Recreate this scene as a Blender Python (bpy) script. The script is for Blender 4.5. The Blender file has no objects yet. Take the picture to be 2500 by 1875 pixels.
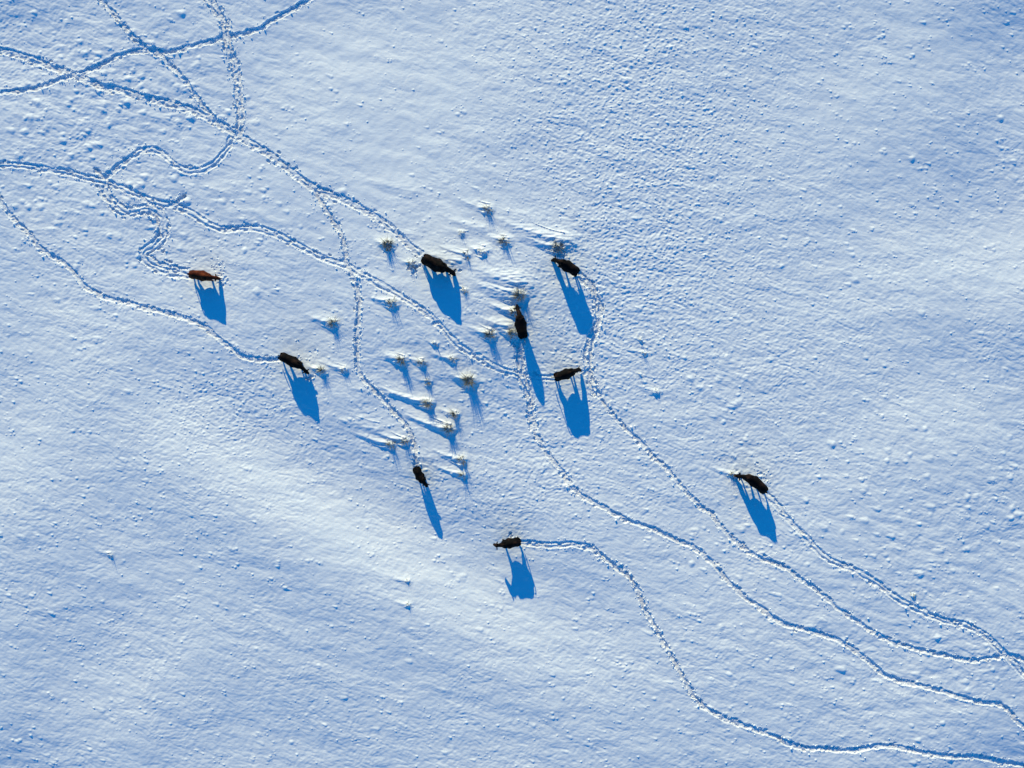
import bpy, math, random
import numpy as np
from mathutils import Vector
R = math.radians
random.seed(7)
rng = np.random.default_rng(11)
C = bpy.context.scene.collection
sc = bpy.context.scene

# ---------------------------------------------------------------- camera, sky, sun
CAM_H = 51.7                       # drone height above the snow, looking straight down
PXM = 38.0                         # photograph pixels per metre on the ground
cam_d = bpy.data.cameras.new('camera')
cam_d.sensor_width = 36.0
cam_d.lens = 36.0 * CAM_H / (2500.0 / PXM)
cam_d.clip_start = 0.5
cam_d.clip_end = 3000.0
cam = bpy.data.objects.new('camera', cam_d)
cam.location = (0, 0, CAM_H)
C.objects.link(cam)
sc.camera = cam

SUN_EL = R(17.5)
SUN_H = Vector((-math.sin(R(16.5)), math.cos(R(16.5)), 0))       # horizontal direction towards the sun
SUN_V = (SUN_H * math.cos(SUN_EL) + Vector((0, 0, math.sin(SUN_EL)))).normalized()
SHD = (-SUN_H.x, -SUN_H.y)                                       # shadows fall this way
sun_d = bpy.data.lights.new('sun', 'SUN')
sun_d.energy = 3.58
sun_d.angle = R(0.5)
sun_d.color = (1.0, 0.90, 0.515)
sun = bpy.data.objects.new('sun', sun_d)
sun.rotation_euler = (-SUN_V).to_track_quat('-Z', 'Y').to_euler()
sun.location = (-10, 35, 20)
C.objects.link(sun)

world = bpy.data.worlds.new('World')
sc.world = world
world.use_nodes = True
wt = world.node_tree
wt.nodes.clear()
wo = wt.nodes.new('ShaderNodeOutputWorld')
bg = wt.nodes.new('ShaderNodeBackground')
sky = wt.nodes.new('ShaderNodeTexSky')
sky.sky_type = 'NISHITA'
sky.sun_disc = False
sky.sun_elevation = SUN_EL
sky.sun_rotation = math.atan2(SUN_H.x, SUN_H.y)
sky.altitude = 1500
sky.air_density = 1.0
sky.dust_density = 0.2
sky.ozone_density = 3.0
tint = wt.nodes.new('ShaderNodeMix')          # the deep cold blue of a clear winter sky
tint.data_type = 'RGBA'
tint.blend_type = 'MULTIPLY'
tint.inputs[0].default_value = 1.0
SKY_TINT = (0.03, 0.72, 1.2, 1)
tint.inputs[7].default_value = SKY_TINT
wt.links.new(sky.outputs[0], tint.inputs[6])
wt.links.new(tint.outputs[2], bg.inputs[0])
wt.links.new(bg.outputs[0], wo.inputs[0])
bg.inputs[1].default_value = 0.12
sc.view_settings.view_transform = 'Standard'
sc.view_settings.look = 'None'
sc.view_settings.exposure = 0.5
sc.view_settings.gamma = 1.0
sc.cycles.max_bounces = 4
sc.cycles.diffuse_bounces = 3

def W(px, py, z=0.0):
    """photograph pixel at height z -> world x, y"""
    k = (CAM_H - z) / CAM_H / PXM
    return ((px - 1250.0) * k, (937.5 - py) * k)

# ---------------------------------------------------------------- materials
def mat(name):
    m = bpy.data.materials.new(name)
    m.use_nodes = True
    nt = m.node_tree
    return m, nt, nt.nodes['Principled BSDF']

def nnode(nt, typ, **kw):
    n = nt.nodes.new(typ)
    for k, v in kw.items():
        setattr(n, k, v)
    return n

def snow_mat():
    m, nt, b = mat('snow')
    b.inputs['Roughness'].default_value = 0.75
    b.inputs['Specular IOR Level'].default_value = 0.25
    at = nnode(nt, 'ShaderNodeAttribute', attribute_name='trodden')
    tc = nnode(nt, 'ShaderNodeTexCoord')
    n1 = nnode(nt, 'ShaderNodeTexNoise'); n1.inputs['Scale'].default_value = 0.35; n1.inputs['Detail'].default_value = 5
    nt.links.new(tc.outputs['Object'], n1.inputs['Vector'])
    mx0 = nnode(nt, 'ShaderNodeMix', data_type='RGBA')
    mx0.inputs[6].default_value = (0.84, 0.875, 0.90, 1)
    mx0.inputs[7].default_value = (0.90, 0.90, 0.89, 1)
    nt.links.new(n1.outputs['Fac'], mx0.inputs[0])
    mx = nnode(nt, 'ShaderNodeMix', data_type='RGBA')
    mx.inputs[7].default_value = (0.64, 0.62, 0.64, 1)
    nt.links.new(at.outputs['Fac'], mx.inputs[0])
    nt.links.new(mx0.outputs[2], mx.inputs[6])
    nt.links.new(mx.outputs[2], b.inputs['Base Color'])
    # wind-crust grain
    mp = nnode(nt, 'ShaderNodeMapping')
    mp.inputs['Rotation'].default_value = (0, 0, R(14))
    mp.inputs['Scale'].default_value = (0.45, 1.0, 1.0)
    nt.links.new(tc.outputs['Object'], mp.inputs['Vector'])
    n2 = nnode(nt, 'ShaderNodeTexNoise'); n2.inputs['Scale'].default_value = 5.5; n2.inputs['Detail'].default_value = 3; n2.inputs['Roughness'].default_value = 0.55
    nt.links.new(mp.outputs[0], n2.inputs['Vector'])
    bp = nnode(nt, 'ShaderNodeBump'); bp.inputs['Strength'].default_value = 0.5; bp.inputs['Distance'].default_value = 0.02
    nt.links.new(n2.outputs['Fac'], bp.inputs['Height'])
    nt.links.new(bp.outputs[0], b.inputs['Normal'])
    return m

def hide_mat(name, c1, c2, c3):
    m, nt, b = mat(name)
    b.inputs['Roughness'].default_value = 0.8
    b.inputs['Specular IOR Level'].default_value = 0.08
    b.inputs['Sheen Weight'].default_value = 0.0
    tc = nnode(nt, 'ShaderNodeTexCoord')
    n1 = nnode(nt, 'ShaderNodeTexNoise'); n1.inputs['Scale'].default_value = 3.5; n1.inputs['Detail'].default_value = 6
    mp = nnode(nt, 'ShaderNodeMapping'); mp.inputs['Scale'].default_value = (1, 1, 0.6)
    nt.links.new(tc.outputs['Object'], mp.inputs[0]); nt.links.new(mp.outputs[0], n1.inputs['Vector'])
    cr = nnode(nt, 'ShaderNodeValToRGB')
    cr.color_ramp.elements[0].position = 0.38; cr.color_ramp.elements[0].color = (*c1, 1)
    cr.color_ramp.elements[1].position = 0.66; cr.color_ramp.elements[1].color = (*c3, 1)
    e = cr.color_ramp.elements.new(0.52); e.color = (*c2, 1)
    nt.links.new(n1.outputs['Fac'], cr.inputs[0]); nt.links.new(cr.outputs[0], b.inputs['Base Color'])
    n2 = nnode(nt, 'ShaderNodeTexNoise'); n2.inputs['Scale'].default_value = 28; n2.inputs['Detail'].default_value = 3
    nt.links.new(tc.outputs['Object'], n2.inputs['Vector'])
    bp = nnode(nt, 'ShaderNodeBump'); bp.inputs['Strength'].default_value = 0.35; bp.inputs['Distance'].default_value = 0.02
    nt.links.new(n2.outputs['Fac'], bp.inputs['Height']); nt.links.new(bp.outputs[0], b.inputs['Normal'])
    return m

def grass_mat():
    m, nt, b = mat('dry_grass')
    b.inputs['Roughness'].default_value = 0.85
    at = nnode(nt, 'ShaderNodeAttribute', attribute_name='shade')
    cr = nnode(nt, 'ShaderNodeValToRGB')
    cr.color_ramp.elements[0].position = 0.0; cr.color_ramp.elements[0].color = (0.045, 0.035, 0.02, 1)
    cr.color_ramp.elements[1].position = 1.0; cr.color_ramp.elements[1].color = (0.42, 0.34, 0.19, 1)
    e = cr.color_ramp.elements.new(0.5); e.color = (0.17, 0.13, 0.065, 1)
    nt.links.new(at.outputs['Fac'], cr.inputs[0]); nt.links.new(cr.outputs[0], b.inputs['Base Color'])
    return m

M_SNOW = snow_mat()
M_BLACK = hide_mat('black_hide', (0.0016, 0.0013, 0.0018), (0.0028, 0.0018, 0.002), (0.024, 0.011, 0.008))
M_RED = hide_mat('red_hide', (0.045, 0.009, 0.004), (0.085, 0.016, 0.006), (0.15, 0.034, 0.010))
M_GRASS = grass_mat()
M_EYE, _nt, _b = mat('eye'); _b.inputs['Base Color'].default_value = (0.004, 0.003, 0.003, 1); _b.inputs['Roughness'].default_value = 0.15

# ---------------------------------------------------------------- the snow sheet: grid and noise
D = 0.034
def axis(half, grow=1.03, far=520.0):
    core = np.arange(-half, half + D * 0.5, D)
    ext, s, x = [], D, core[-1]
    while x < far:
        s *= grow; x += s; ext.append(x)
    ext = np.array(ext)
    return np.concatenate([-ext[::-1], core, ext]), len(ext)
GX, nex = axis(34.6)
GY, ney = axis(26.4)
NX, NY = len(GX), len(GY)
XX, YY = np.meshgrid(GX.astype(np.float32), GY.astype(np.float32))      # shape (NY, NX)
fx = np.clip(1.0 - (np.gradient(GX) - D) / 0.25, 0, 1); fy = np.clip(1.0 - (np.gradient(GY) - D) / 0.25, 0, 1)
FADE = (fy[:, None] * fx[None, :]).astype(np.float32)
fx = np.clip(1.0 - (np.gradient(GX) - D) / 1.2, 0, 1); fy = np.clip(1.0 - (np.gradient(GY) - D) / 1.2, 0, 1)
FADE2 = (fy[:, None] * fx[None, :]).astype(np.float32)      # the long waves carry on farther out

def perlin(x, y, seed):
    r = np.random.default_rng(seed)
    P = r.permutation(256).astype(np.int32)
    ang = r.random(256).astype(np.float32) * 2 * np.pi
    gxs, gys = np.cos(ang), np.sin(ang)
    xi = np.floor(x).astype(np.int32); yi = np.floor(y).astype(np.int32)
    xf = x - xi; yf = y - yi
    u = xf * xf * xf * (xf * (xf * 6 - 15) + 10); v = yf * yf * yf * (yf * (yf * 6 - 15) + 10)
    xi &= 255; yi &= 255
    def g(ix, iy, dx, dy):
        h = P[(P[ix & 255] + iy) & 255]
        return gxs[h] * dx + gys[h] * dy
    a = g(xi, yi, xf, yf); b = g(xi + 1, yi, xf - 1, yf)
    c = g(xi, yi + 1, xf, yf - 1); d = g(xi + 1, yi + 1, xf - 1, yf - 1)
    top = a + u * (b - a); bot = c + u * (d - c)
    return ((top + v * (bot - top)) * 1.5).astype(np.float32)

def zone(px, py, rx, ry):
    cx, cy = W(px, py)
    return np.exp(-(((XX - cx) * PXM / rx) ** 2 + ((YY - cy) * PXM / ry) ** 2)).astype(np.float32)

# --- broad slopes (positive = the ground rises away from the sun, so it is better lit); corner and edge tilts are invented to imitate lens vignetting
SL = [(485, 720, .055), (1085, 700, .045), (1300, 900, -.055), (1045, 1220, -.075), (1268, 1400, .02), (1860, 1260, .02),
      (1400, 1000, -.02), (715, 960, .035), (1420, 760, -.03), (1000, 1130, -.03),
      (330, 1000, .02), (150, 950, .02), (900, 120, .07), (780, 250, .055), (950, 420, .045), (1150, 150, .05), (1250, 60, .03), (1050, 300, .045), (700, 450, .015), (1150, 520, .045), (1000, 560, .04),
      (1250, 640, .03), (1550, 200, .0), (2000, 150, -.01), (2350, 80, -.085), (2480, 20, -.14), (2480, 1850, -.14), (20, 1860, -.12), (10, 10, -.10), (2490, 900, -.06), (10, 900, -.02), (2450, 300, -.04), (2100, 420, -.025), (2300, 300, -.05),
      (2200, 900, -.015), (1800, 800, .01), (2000, 1000, -.005), (2350, 780, -.03), (1650, 1000, .0), (2300, 1150, -.02), (2420, 1350, -.04),
      (100, 1800, -.075), (60, 1600, -.055), (300, 1500, -.04), (500, 1700, -.045), (800, 1650, -.03), (1100, 1750, -.03), (60, 1350, -.035), (800, 1830, -.045), (1400, 1830, -.03), (1500, 1700, .015),
      (1700, 1550, .01), (1900, 1700, -.02), (2350, 1780, -.055), (2150, 1300, -.015), (2450, 1600, -.06), (100, 60, -.06), (300, 250, -.025), (60, 350, -.03), (400, 40, -.035), (400, 450, -.01),
      (200, 650, .0), (620, 620, .005), (100, 1250, .0), (1500, 480, .0), (1600, 700, -.005)]
# the long soft ridge that runs from the middle left down to the lower centre
for i in range(11):
    f = i / 10; bx, by = 430 + 880 * f, 1050 + 510 * f
    g = .62 + .38 * math.sin(math.pi * f)
    SL += [(bx, by, .165 * g), (bx - 22, by + 42, .105 * g), (bx + 22, by - 42, .10 * g), (bx - 60, by + 115, -.015), (bx - 110, by + 230, -.025), (bx + 65, by - 120, .01 - .07 * g), (bx + 110, by - 215, .0 - .04 * g)]
for gx_ in range(0, 2501, 125):
    for gy_ in range(0, 1876, 125):
        if min((gx_ - q[0]) ** 2 + (gy_ - q[1]) ** 2 for q in SL) > 190 ** 2: SL.append((gx_, gy_, 0.006 * math.sin(gx_ * .01) - .09 * max(0, math.hypot((gx_ - 1150) / 1500, (gy_ - 800) / 1150) - .5) ** 1.3))  # filler points tip away from the sun outwards, vignette darkening put into the ground shape
cpx, cpy = np.meshgrid(np.linspace(-36, 36, 28), np.linspace(-28, 28, 22))
cen = np.stack([cpx.ravel(), cpy.ravel()], 1); SG = 2.6
def slope_rows(pts):
    dx = pts[:, None, 0] - cen[None, :, 0]; dy = pts[:, None, 1] - cen[None, :, 1]
    ph = np.exp(-(dx * dx + dy * dy) / (2 * SG * SG))
    return -(dx * SHD[0] + dy * SHD[1]) / SG ** 2 * ph
pts = np.array([W(a, b) for a, b, _ in SL]); tgt = np.array([s for _, _, s in SL])
A = slope_rows(pts)
w = np.linalg.solve(A.T @ A + 0.004 * np.eye(len(cen)), A.T @ tgt)
H = np.zeros_like(XX)
for (cx, cy), wi in zip(cen, w):
    H += wi * np.outer(np.exp(-(GY - cy) ** 2 / (2 * SG * SG)), np.exp(-(GX - cx) ** 2 / (2 * SG * SG))).astype(np.float32)

# --- where the surface is smooth or rough
smooth = 0.85 * zone(960, 180, 330, 330) + 0.7 * zone(820, 400, 260, 220) + 0.6 * zone(2150, 250, 420, 300) + 0.4 * zone(1000, 1350, 300, 160) + 0.45 * zone(1150, 520, 200, 90)
rough = 1.0 * zone(1560, 300, 290, 420) + 0.55 * zone(1560, 640, 170, 200) + 0.75 * zone(560, 1000, 200, 120) + 0.55 * zone(1230, 1190, 230, 110) + 0.65 * zone(1420, 930, 260, 220) + 0.4 * zone(1800, 1120, 200, 120) + 0.35 * zone(1950, 850, 300, 200) + 0.3 * zone(200, 300, 300, 250)
bigr = 0.8 * zone(250, 200, 420, 320) + 0.7 * zone(2350, 1350, 260, 260) + 0.6 * zone(2250, 1700, 330, 260) + 0.4 * zone(350, 480, 300, 200) + 0.4 * zone(1850, 1550, 400, 150)
patch = perlin(XX / 5.0, YY / 5.0, 3) + 0.6 * perlin(XX / 2.1, YY / 2.1, 4)
AMP = np.clip(1.0 - 0.62 * np.clip(smooth, 0, 1.1) + 0.75 * rough + 0.35 * patch, 0.22, 2.0).astype(np.float32)

# coordinates along (u) and across (v) the wind; the wind came from the lower right of the frame
def windc(deg, su, sv):
    a = R(deg); ca, sa = math.cos(a), math.sin(a)
    return (XX * ca + YY * sa) / su, (-XX * sa + YY * ca) / sv
wx = perlin(XX / 1.9, YY / 1.9, 20) * 0.22; wy = perlin(XX / 1.9, YY / 1.9, 21) * 0.22
XX += wx; YY += wy
relief = np.zeros_like(XX)
u, v = windc(-16, 2.6, 1.1);   relief += 0.030 * perlin(u, v, 30)
relief *= FADE2 / np.maximum(FADE, .02)
u, v = windc(-14, 1.05, 0.52); relief += 0.018 * perlin(u, v, 31) * (0.7 + bigr)
u, v = windc(30, 0.62, 0.36);  relief += 0.0072 * perlin(u, v, 32)
u, v = windc(-18, 0.44, 0.21); n = perlin(u, v, 33); relief += 0.0092 * (n - 0.8 * np.abs(n)) * AMP
u, v = windc(24, 0.27, 0.17);  relief += 0.0055 * perlin(u, v, 34) * AMP * AMP
u, v = windc(-12, 0.21, 0.11); relief += 0.0036 * perlin(u, v, 35) * AMP
# fine long wind scratches
u, v = windc(-13, 1.5, 0.13);  relief += 0.0035 * perlin(u, v, 36) * np.clip(perlin(XX / 3.1, YY / 3.1, 37) + 0.15, 0, 1)
# grainy nodules in the rough zones
u, v = windc(-20, 0.24, 0.19); n = perlin(u, v, 38); relief += 0.032 * np.clip(n - 0.12, 0, 1) * np.clip(rough + 0.12 + 0.2 * patch, 0, 1.2)
XX -= wx; YY -= wy
H += relief * np.maximum(FADE, .02)
H += (.6 * perlin(XX / 30, YY / 30, 90) + .25 * perlin(XX / 11, YY / 11, 91)) * np.clip((np.maximum(np.abs(XX) / 36, np.abs(YY) / 28) - 1) / .6, 0, 1)
del relief, wx, wy, u, v, n

TROD = np.zeros_like(XX)          # trampled, slightly dirty snow
def win(x, y, r):
    return (np.searchsorted(GX, x - r), np.searchsorted(GX, x + r), np.searchsorted(GY, y - r), np.searchsorted(GY, y + r))

# --- small snow-capped tussocks scattered over the pasture, each with a short lee tail to the upper left
MD = np.zeros_like(H)
def mound(x, y, r, h, tail, ang):
    i0, i1, j0, j1 = win(x, y, r * 1.3 + tail)
    if i1 <= i0 or j1 <= j0: return
    gx = XX[j0:j1, i0:i1] - x; gy = YY[j0:j1, i0:i1] - y
    ta = (-math.cos(ang), math.sin(ang))
    a = gx * ta[0] + gy * ta[1]; b = -gx * ta[1] + gy * ta[0]
    aa = np.where(a > 0, a * r / max(tail, r), a * 1.15)
    wd = np.where(a > 0, r * (1 - 0.45 * np.clip(a / max(tail, 1e-3), 0, 1)), r)
    q = np.sqrt((aa / r) ** 2 + (b / wd) ** 2)
    np.maximum(MD[j0:j1, i0:i1], (h * np.clip(1 - q * q, 0, 1) ** 2.2).astype(np.float32), out=MD[j0:j1, i0:i1])

dens = lambda x, y: 0.5
k = 0
while k < 4300:
    px, py = random.uniform(-40, 2540), random.uniform(-40, 1915)
    cl = math.sin(px * .011 + 1.3) * math.cos(py * .013 + .4) + math.sin(px * .031 + py * .017)
    s = math.exp(-((px - 930) / 300) ** 2 - ((py - 200) / 330) ** 2)
    if random.random() > 0.5 + 0.28 * cl - 0.42 * s: continue
    k += 1
    x, y = W(px, py)
    r = random.lognormvariate(math.log(0.10), 0.36)
    if random.random() < 0.05: r *= 1.5
    mound(x, y, r, min(.036, r * (0.05 + 0.30 * random.random() ** 2)), r * random.uniform(1.0, 3.6), R(random.gauss(15, 6)))
    if random.random() < 0.35:          # a knot of several heads
        for _ in range(random.randint(2, 5)):
            q = r * random.uniform(.5, 1.0)
            mound(x + random.gauss(0, .2), y + random.gauss(0, .14), q, min(.045, q * (.08 + .32 * random.random() ** 2)), q * 1.5, R(15))
for n_, x0_, x1_, y0_, y1_ in [(170, 0, 480, 0, 420), (60, 0, 700, 400, 620), (60, 2000, 2520, 1080, 1500), (35, 2050, 2520, 1500, 1870), (20, 1650, 2100, 1250, 1600), (22, 1650, 2000, 800, 1140), (20, 1700, 2500, 300, 1000)]:
    for _ in range(n_):          # soft hummocks over buried tussocks
        x, y = W(random.gauss((x0_ + x1_) / 2, (x1_ - x0_) / 3.2), random.gauss((y0_ + y1_) / 2, (y1_ - y0_) / 3.2)); r = random.uniform(.14, .36)
        mound(x, y, r, r * random.uniform(.09, .22), r * random.uniform(.8, 2.4), R(random.gauss(12, 10)))
k = 0
while k < 6000:
    px, py = random.uniform(-20, 2520), random.uniform(-20, 1895)
    d = .04 + 1.0 * math.exp(-((px - 1570) / 280) ** 2 - ((py - 320) / 380) ** 2) + .7 * math.exp(-((px - 560) / 190) ** 2 - ((py - 1000) / 110) ** 2) + .5 * math.exp(-((px - 1230) / 230) ** 2 - ((py - 1190) / 110) ** 2) + .3 * math.exp(-((px - 1500) / 200) ** 2 - ((py - 850) / 250) ** 2)
    d *= .75 + .5 * math.sin(px * .037 + py * .021) * math.sin(px * .019 - py * .043)
    if random.random() > d: continue
    k += 1
    x, y = W(px, py); r = random.uniform(.055, .105)
    mound(x, y, r, r * (.08 + .40 * random.random() ** 2), r * random.uniform(.8, 2.2), R(random.gauss(15, 12)))
for px, py, r, h in [(2480, 1140, .30, .17), (2420, 1172, .36, .15), (2452, 1215, .2, .11), (2230, 500, .26, .14), (2085, 563, .24, .14), (2182, 268, .17, .10),
                     (2273, 207, .16, .1), (2160, 107, .13, .08), (1868, 120, .16, .09), (2065, 163, .2, .07), (2040, 1117, .2, .1), (1790, 1113, .28, .13),
                     (1835, 1110, .26, .11), (755, 1130, .24, .15), (443, 1421, .24, .14), (702, 1433, .22, .14), (130, 1497, .22, .12), (205, 1455, .16, .09),
                     (555, 1485, .14, .09), (270, 118, .27, .13), (330, 95, .25, .12), (420, 50, .23, .12), (105, 180, .2, .1), (180, 268, .2, .11), (95, 288, .3, .13),
                     (305, 178, .16, .11), (545, 285, .24, .13), (635, 435, .17, .1), (1745, 870, .22, .1), (1700, 905, .2, .1), (2078, 1262, .26, .12), (2290, 1335, .2, .09),
                     (2195, 1400, .2, .1), (2140, 1305, .24, .1), (2160, 970, .2, .11), (1530, 195, .22, .1), (1375, 190, .26, .11), (1250, 195, .16, .08), (530, 390, .1, .07), (630, 595, .22, .1),
                     (250, 268, .3, .13), (340, 120, .2, .1), (190, 520, .2, .1), (190, 640, .2, .1), (70, 815, .2, .09), (2425, 1275, .2, .1), (2350, 1250, .24, .11), (1930, 1720, .2, .09)]:
    x, y = W(px, py)
    h = min(h * .34, .045); r *= .8
    mound(x, y, r, h, r * 2.6, R(16))
    mound(x + r * .7, y - r * .35, r * .6, h * .7, r, R(16))
    mound(x - r * .6, y - r * .4, r * .5, h * .6, r, R(16))

DR = np.zeros_like(H)
# --- ridge stamping for the drifts behind the grass
def ridge(pts, ws, hs, sharp=1.15, sub=None):
    """pts polyline (world), ws half widths, hs heights"""
    pts = np.array(pts, float); seg = np.linalg.norm(np.diff(pts, axis=0), axis=1); cum = np.concatenate([[0], np.cumsum(seg)])
    n = max(4, int(cum[-1] / 0.03)); t = np.linspace(0, cum[-1], n)
    X = np.interp(t, cum, pts[:, 0]); Y = np.interp(t, cum, pts[:, 1]); Wd = np.interp(t, cum, ws); Hh = np.interp(t, cum, hs)
    rr = max(ws) + .05
    i0, i1 = np.searchsorted(GX, X.min() - rr), np.searchsorted(GX, X.max() + rr)
    j0, j1 = np.searchsorted(GY, Y.min() - rr), np.searchsorted(GY, Y.max() + rr)
    acc = np.zeros((j1 - j0, i1 - i0), np.float32)
    gx = GX[i0:i1]; gy = GY[j0:j1]
    for x, y, wd, hh in zip(X, Y, Wd, Hh):
        a0, a1 = np.searchsorted(gx, x - wd), np.searchsorted(gx, x + wd); b0, b1 = np.searchsorted(gy, y - wd), np.searchsorted(gy, y + wd)
        if a1 <= a0 or b1 <= b0: continue
        d = np.sqrt((gx[None, a0:a1] - x) ** 2 + (gy[b0:b1, None] - y) ** 2) / wd
        np.maximum(acc[b0:b1, a0:a1], hh * np.clip(1 - d, 0, 1) ** sharp, out=acc[b0:b1, a0:a1])
    np.maximum(DR[j0:j1, i0:i1], acc, out=DR[j0:j1, i0:i1])

def drift(px, py, size, length, ht, a0=9, a1=28, streaks=5):
    """main lee ridge of a grass clump; size in px, length in px"""
    x, y = W(px, py)
    def path(off, ln, da=0, back=0.0):
        p = [(x + off * .25, y + off)]; n = 9
        ang0, ang1 = R(a0 + da), R(a1 + da)
        if back: p.insert(0, (x + back, y + off - back * .1))
        for q in range(n):
            s = (q + .5) / n; an = ang0 + (ang1 - ang0) * s
            p.append((p[-1][0] - math.cos(an) * ln / n, p[-1][1] + math.sin(an) * ln / n + 0.012 * math.sin(q * 1.7 + px)))
        return p
    ln = length / PXM; rr = size / PXM
    p = path(rr * .15, ln, 0, rr * .5)
    n = len(p); t = np.linspace(0, 1, n)
    ws = rr * (1.25 - 0.75 * t) + .06
    hs = ht * (1 - t) ** .8 * np.where(t < .08, .6 + 5 * t, 1.0)
    ridge(p, ws, hs, 1.05)
    # soft apron on the sunny side
    p2 = path(rr * .6, ln * 1.15, 2)
    t = np.linspace(0, 1, len(p2)); ridge(p2, rr * (1.5 - .5 * t) + .1, ht * .35 * (1 - t), 1.6)
    for s in range(streaks):
        o = rr * random.uniform(-1.1, 1.2); l = ln * random.uniform(.2, .6)
        pp = path(o, l, random.gauss(0, 3)); t = np.linspace(0, 1, len(pp))
        ridge(pp, .05 + .05 * (1 - t), ht * random.uniform(.3, .75) * (1 - t) ** .7, 1.0)

# ---------------------------------------------------------------- grass clumps: (px, py, radius px, height m, blades, drift length px, drift height, kind, label)
TUFTS = [
 (948, 600, 13, .42, 150, 34, .26, 'b', 'dark bushy grass clump beside the main trail, left of the largest black cow'),
 (1005, 645, 10, .28, 50, 40, .10, 'g', 'small snow-caked grass clump right behind the rump of the largest black cow'),
 (1191, 512, 12, .36, 60, 75, .15, 'b', 'snowy grass clump with a long white drift, highest of all the grass clumps'),
 (1232, 592, 14, .36, 90, 50, .18, 'b', 'wide half-buried grass clump left of the cow that noses into brush'),
 (1180, 616, 13, .22, 34, 42, .17, 'b', 'low clump almost buried under a snow mound, just left of the wide clump'),
 (1129, 572, 9, .22, 24, 22, .09, 'b', 'faint buried grass clump directly left of the wide half-buried clump'),
 (1140, 624, 9, .30, 30, 80, .12, 'g', 'thin grass clump ending a smooth drift above the largest black cow\'s head'),
 (1362, 606, 14, .40, 110, 110, .24, 'b', 'grey brush clump that the upper right black cow noses into'),
 (959, 742, 13, .36, 70, 62, .20, 'b', 'grass clump just below the trail with a wedge shadow, left of the largest cow'),
 (1137, 712, 9, .26, 34, 20, .06, 'g', 'faint thin grass clump right of the largest cow\'s shadow'),
 (1270, 722, 15, .48, 150, 100, .30, 't', 'tall combed grass clump above the head of the cow facing up the picture'),
 (1256, 764, 11, .34, 70, 75, .26, 't', 'snow-filled grass clump against the neck of the cow facing up the picture'),
 (1254, 815, 12, .36, 110, 62, .22, 'y', 'yellow grass clump beside the left flank of the cow facing up the picture'),
 (1196, 818, 13, .42, 110, 62, .22, 'b', 'dense grass clump left of the yellow clump with a long toothed shadow'),
 (1064, 840, 7, .22, 20, 24, .06, 'b', 'very small faint grass clump alone between the trail and the row of three clumps'),
 (814, 790, 11, .38, 80, 80, .16, 't', 'spiky grass clump with a curved drift, left of the vertical trail'),
 (981, 880, 13, .38, 100, 48, .24, 'b', 'largest and leftmost clump in the row of three above the large spiky clump'),
 (1030, 886, 10, .34, 60, 40, .16, 'b', 'middle clump in the row of three, with a round dark shadow'),
 (1106, 878, 9, .32, 34, 70, .14, 't', 'rightmost clump of the row of three, thin with a streaked drift'),
 (1045, 932, 9, .28, 36, 40, .08, 'b', 'pale thin grass clump between the round-shadowed clump and the long drift'),
 (1146, 930, 14, .52, 190, 50, .30, 'y', 'large spiky tan grass clump with the longest toothed shadow, below the row of three'),
 (1046, 984, 11, .40, 90, 130, .26, 't', 'grass clump at the end of a very long curved drift, nearest the lower vertical trail'),
 (1112, 1012, 8, .46, 70, 45, .14, 's', 'small starburst grass clump with reddish blades'),
 (1097, 1048, 12, .44, 110, 120, .30, 't', 'grass clump under the starburst clump with a broad dark wedge shadow'),
 (955, 1086, 9, .38, 60, 110, .18, 't', 'left of the two clumps beside the trail above the small black cow'),
 (989, 1078, 9, .38, 60, 90, .20, 't', 'right of the two clumps, touching the trail above the small black cow'),
 (1129, 1123, 10, .36, 70, 80, .20, 't', 'upper clump of the lowest drift pair, right of the small black cow\'s trail'),
 (1131, 1159, 7, .34, 40, 85, .16, 't', 'lower and smaller clump of the lowest drift pair'),
 (786, 905, 10, .38, 80, 46, .16, 'y', 'greenish grass clump in front of the nose of the lower left black cow'),
 (842, 903, 9, .24, 24, 75, .13, 'g', 'half-buried grass clump with a long drift beside the bend of the vertical trail'),
 (997, 1418, 7, .18, 14, 62, .08, 't', 'upper of two lone grass clumps on the bright lower slope'),
 (999, 1474, 6, .20, 18, 60, .075, 's', 'lower of two lone grass clumps on the bright lower slope, with reddish blades'),
 (1565, 830, 3, .34, 7, 40, .06, 's', 'upper lone dry stalk with a hair-thin shadow on the right open slope'),
 (1573, 863, 5, .24, 14, 48, .08, 't', 'small grass clump just below the upper lone dry stalk'),
 (1564, 914, 3, .30, 6, 24, .05, 's', 'lower lone dry stalk with a hooked thin shadow'),
 (1604, 957, 7, .18, 16, 60, .09, 't', 'flat dark grass clump lowest and rightmost of the few right of the centre trail'),
 (1789, 1158, 8, .30, 50, 60, .12, 'g', 'snowy grass clump at the nose of the far right black cow'),
 (270, 1354, 7, .20, 14, 38, .07, 'y', 'tan grass clump alone on the lower left snow'),
 (2228, 1452, 5, .20, 26, 16, .07, 'g', 'tiny dark weed beside the far right trail'),
]
for t in TUFTS:
    px, py, r = t[0], t[1], t[2]
    x, y = W(px, py)
    drift(px, py, r, t[5], t[6], streaks=12 if r > 8 else 4)
    for _ in range(int(r * 1.6)):        # lumps of snow caught between the blades
        q = random.uniform(.06, .12)
        mound(x + random.gauss(0, r / PXM * .5), y + random.gauss(0, r / PXM * .4), q, q * random.uniform(.3, .75), q * 2, R(14))
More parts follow.
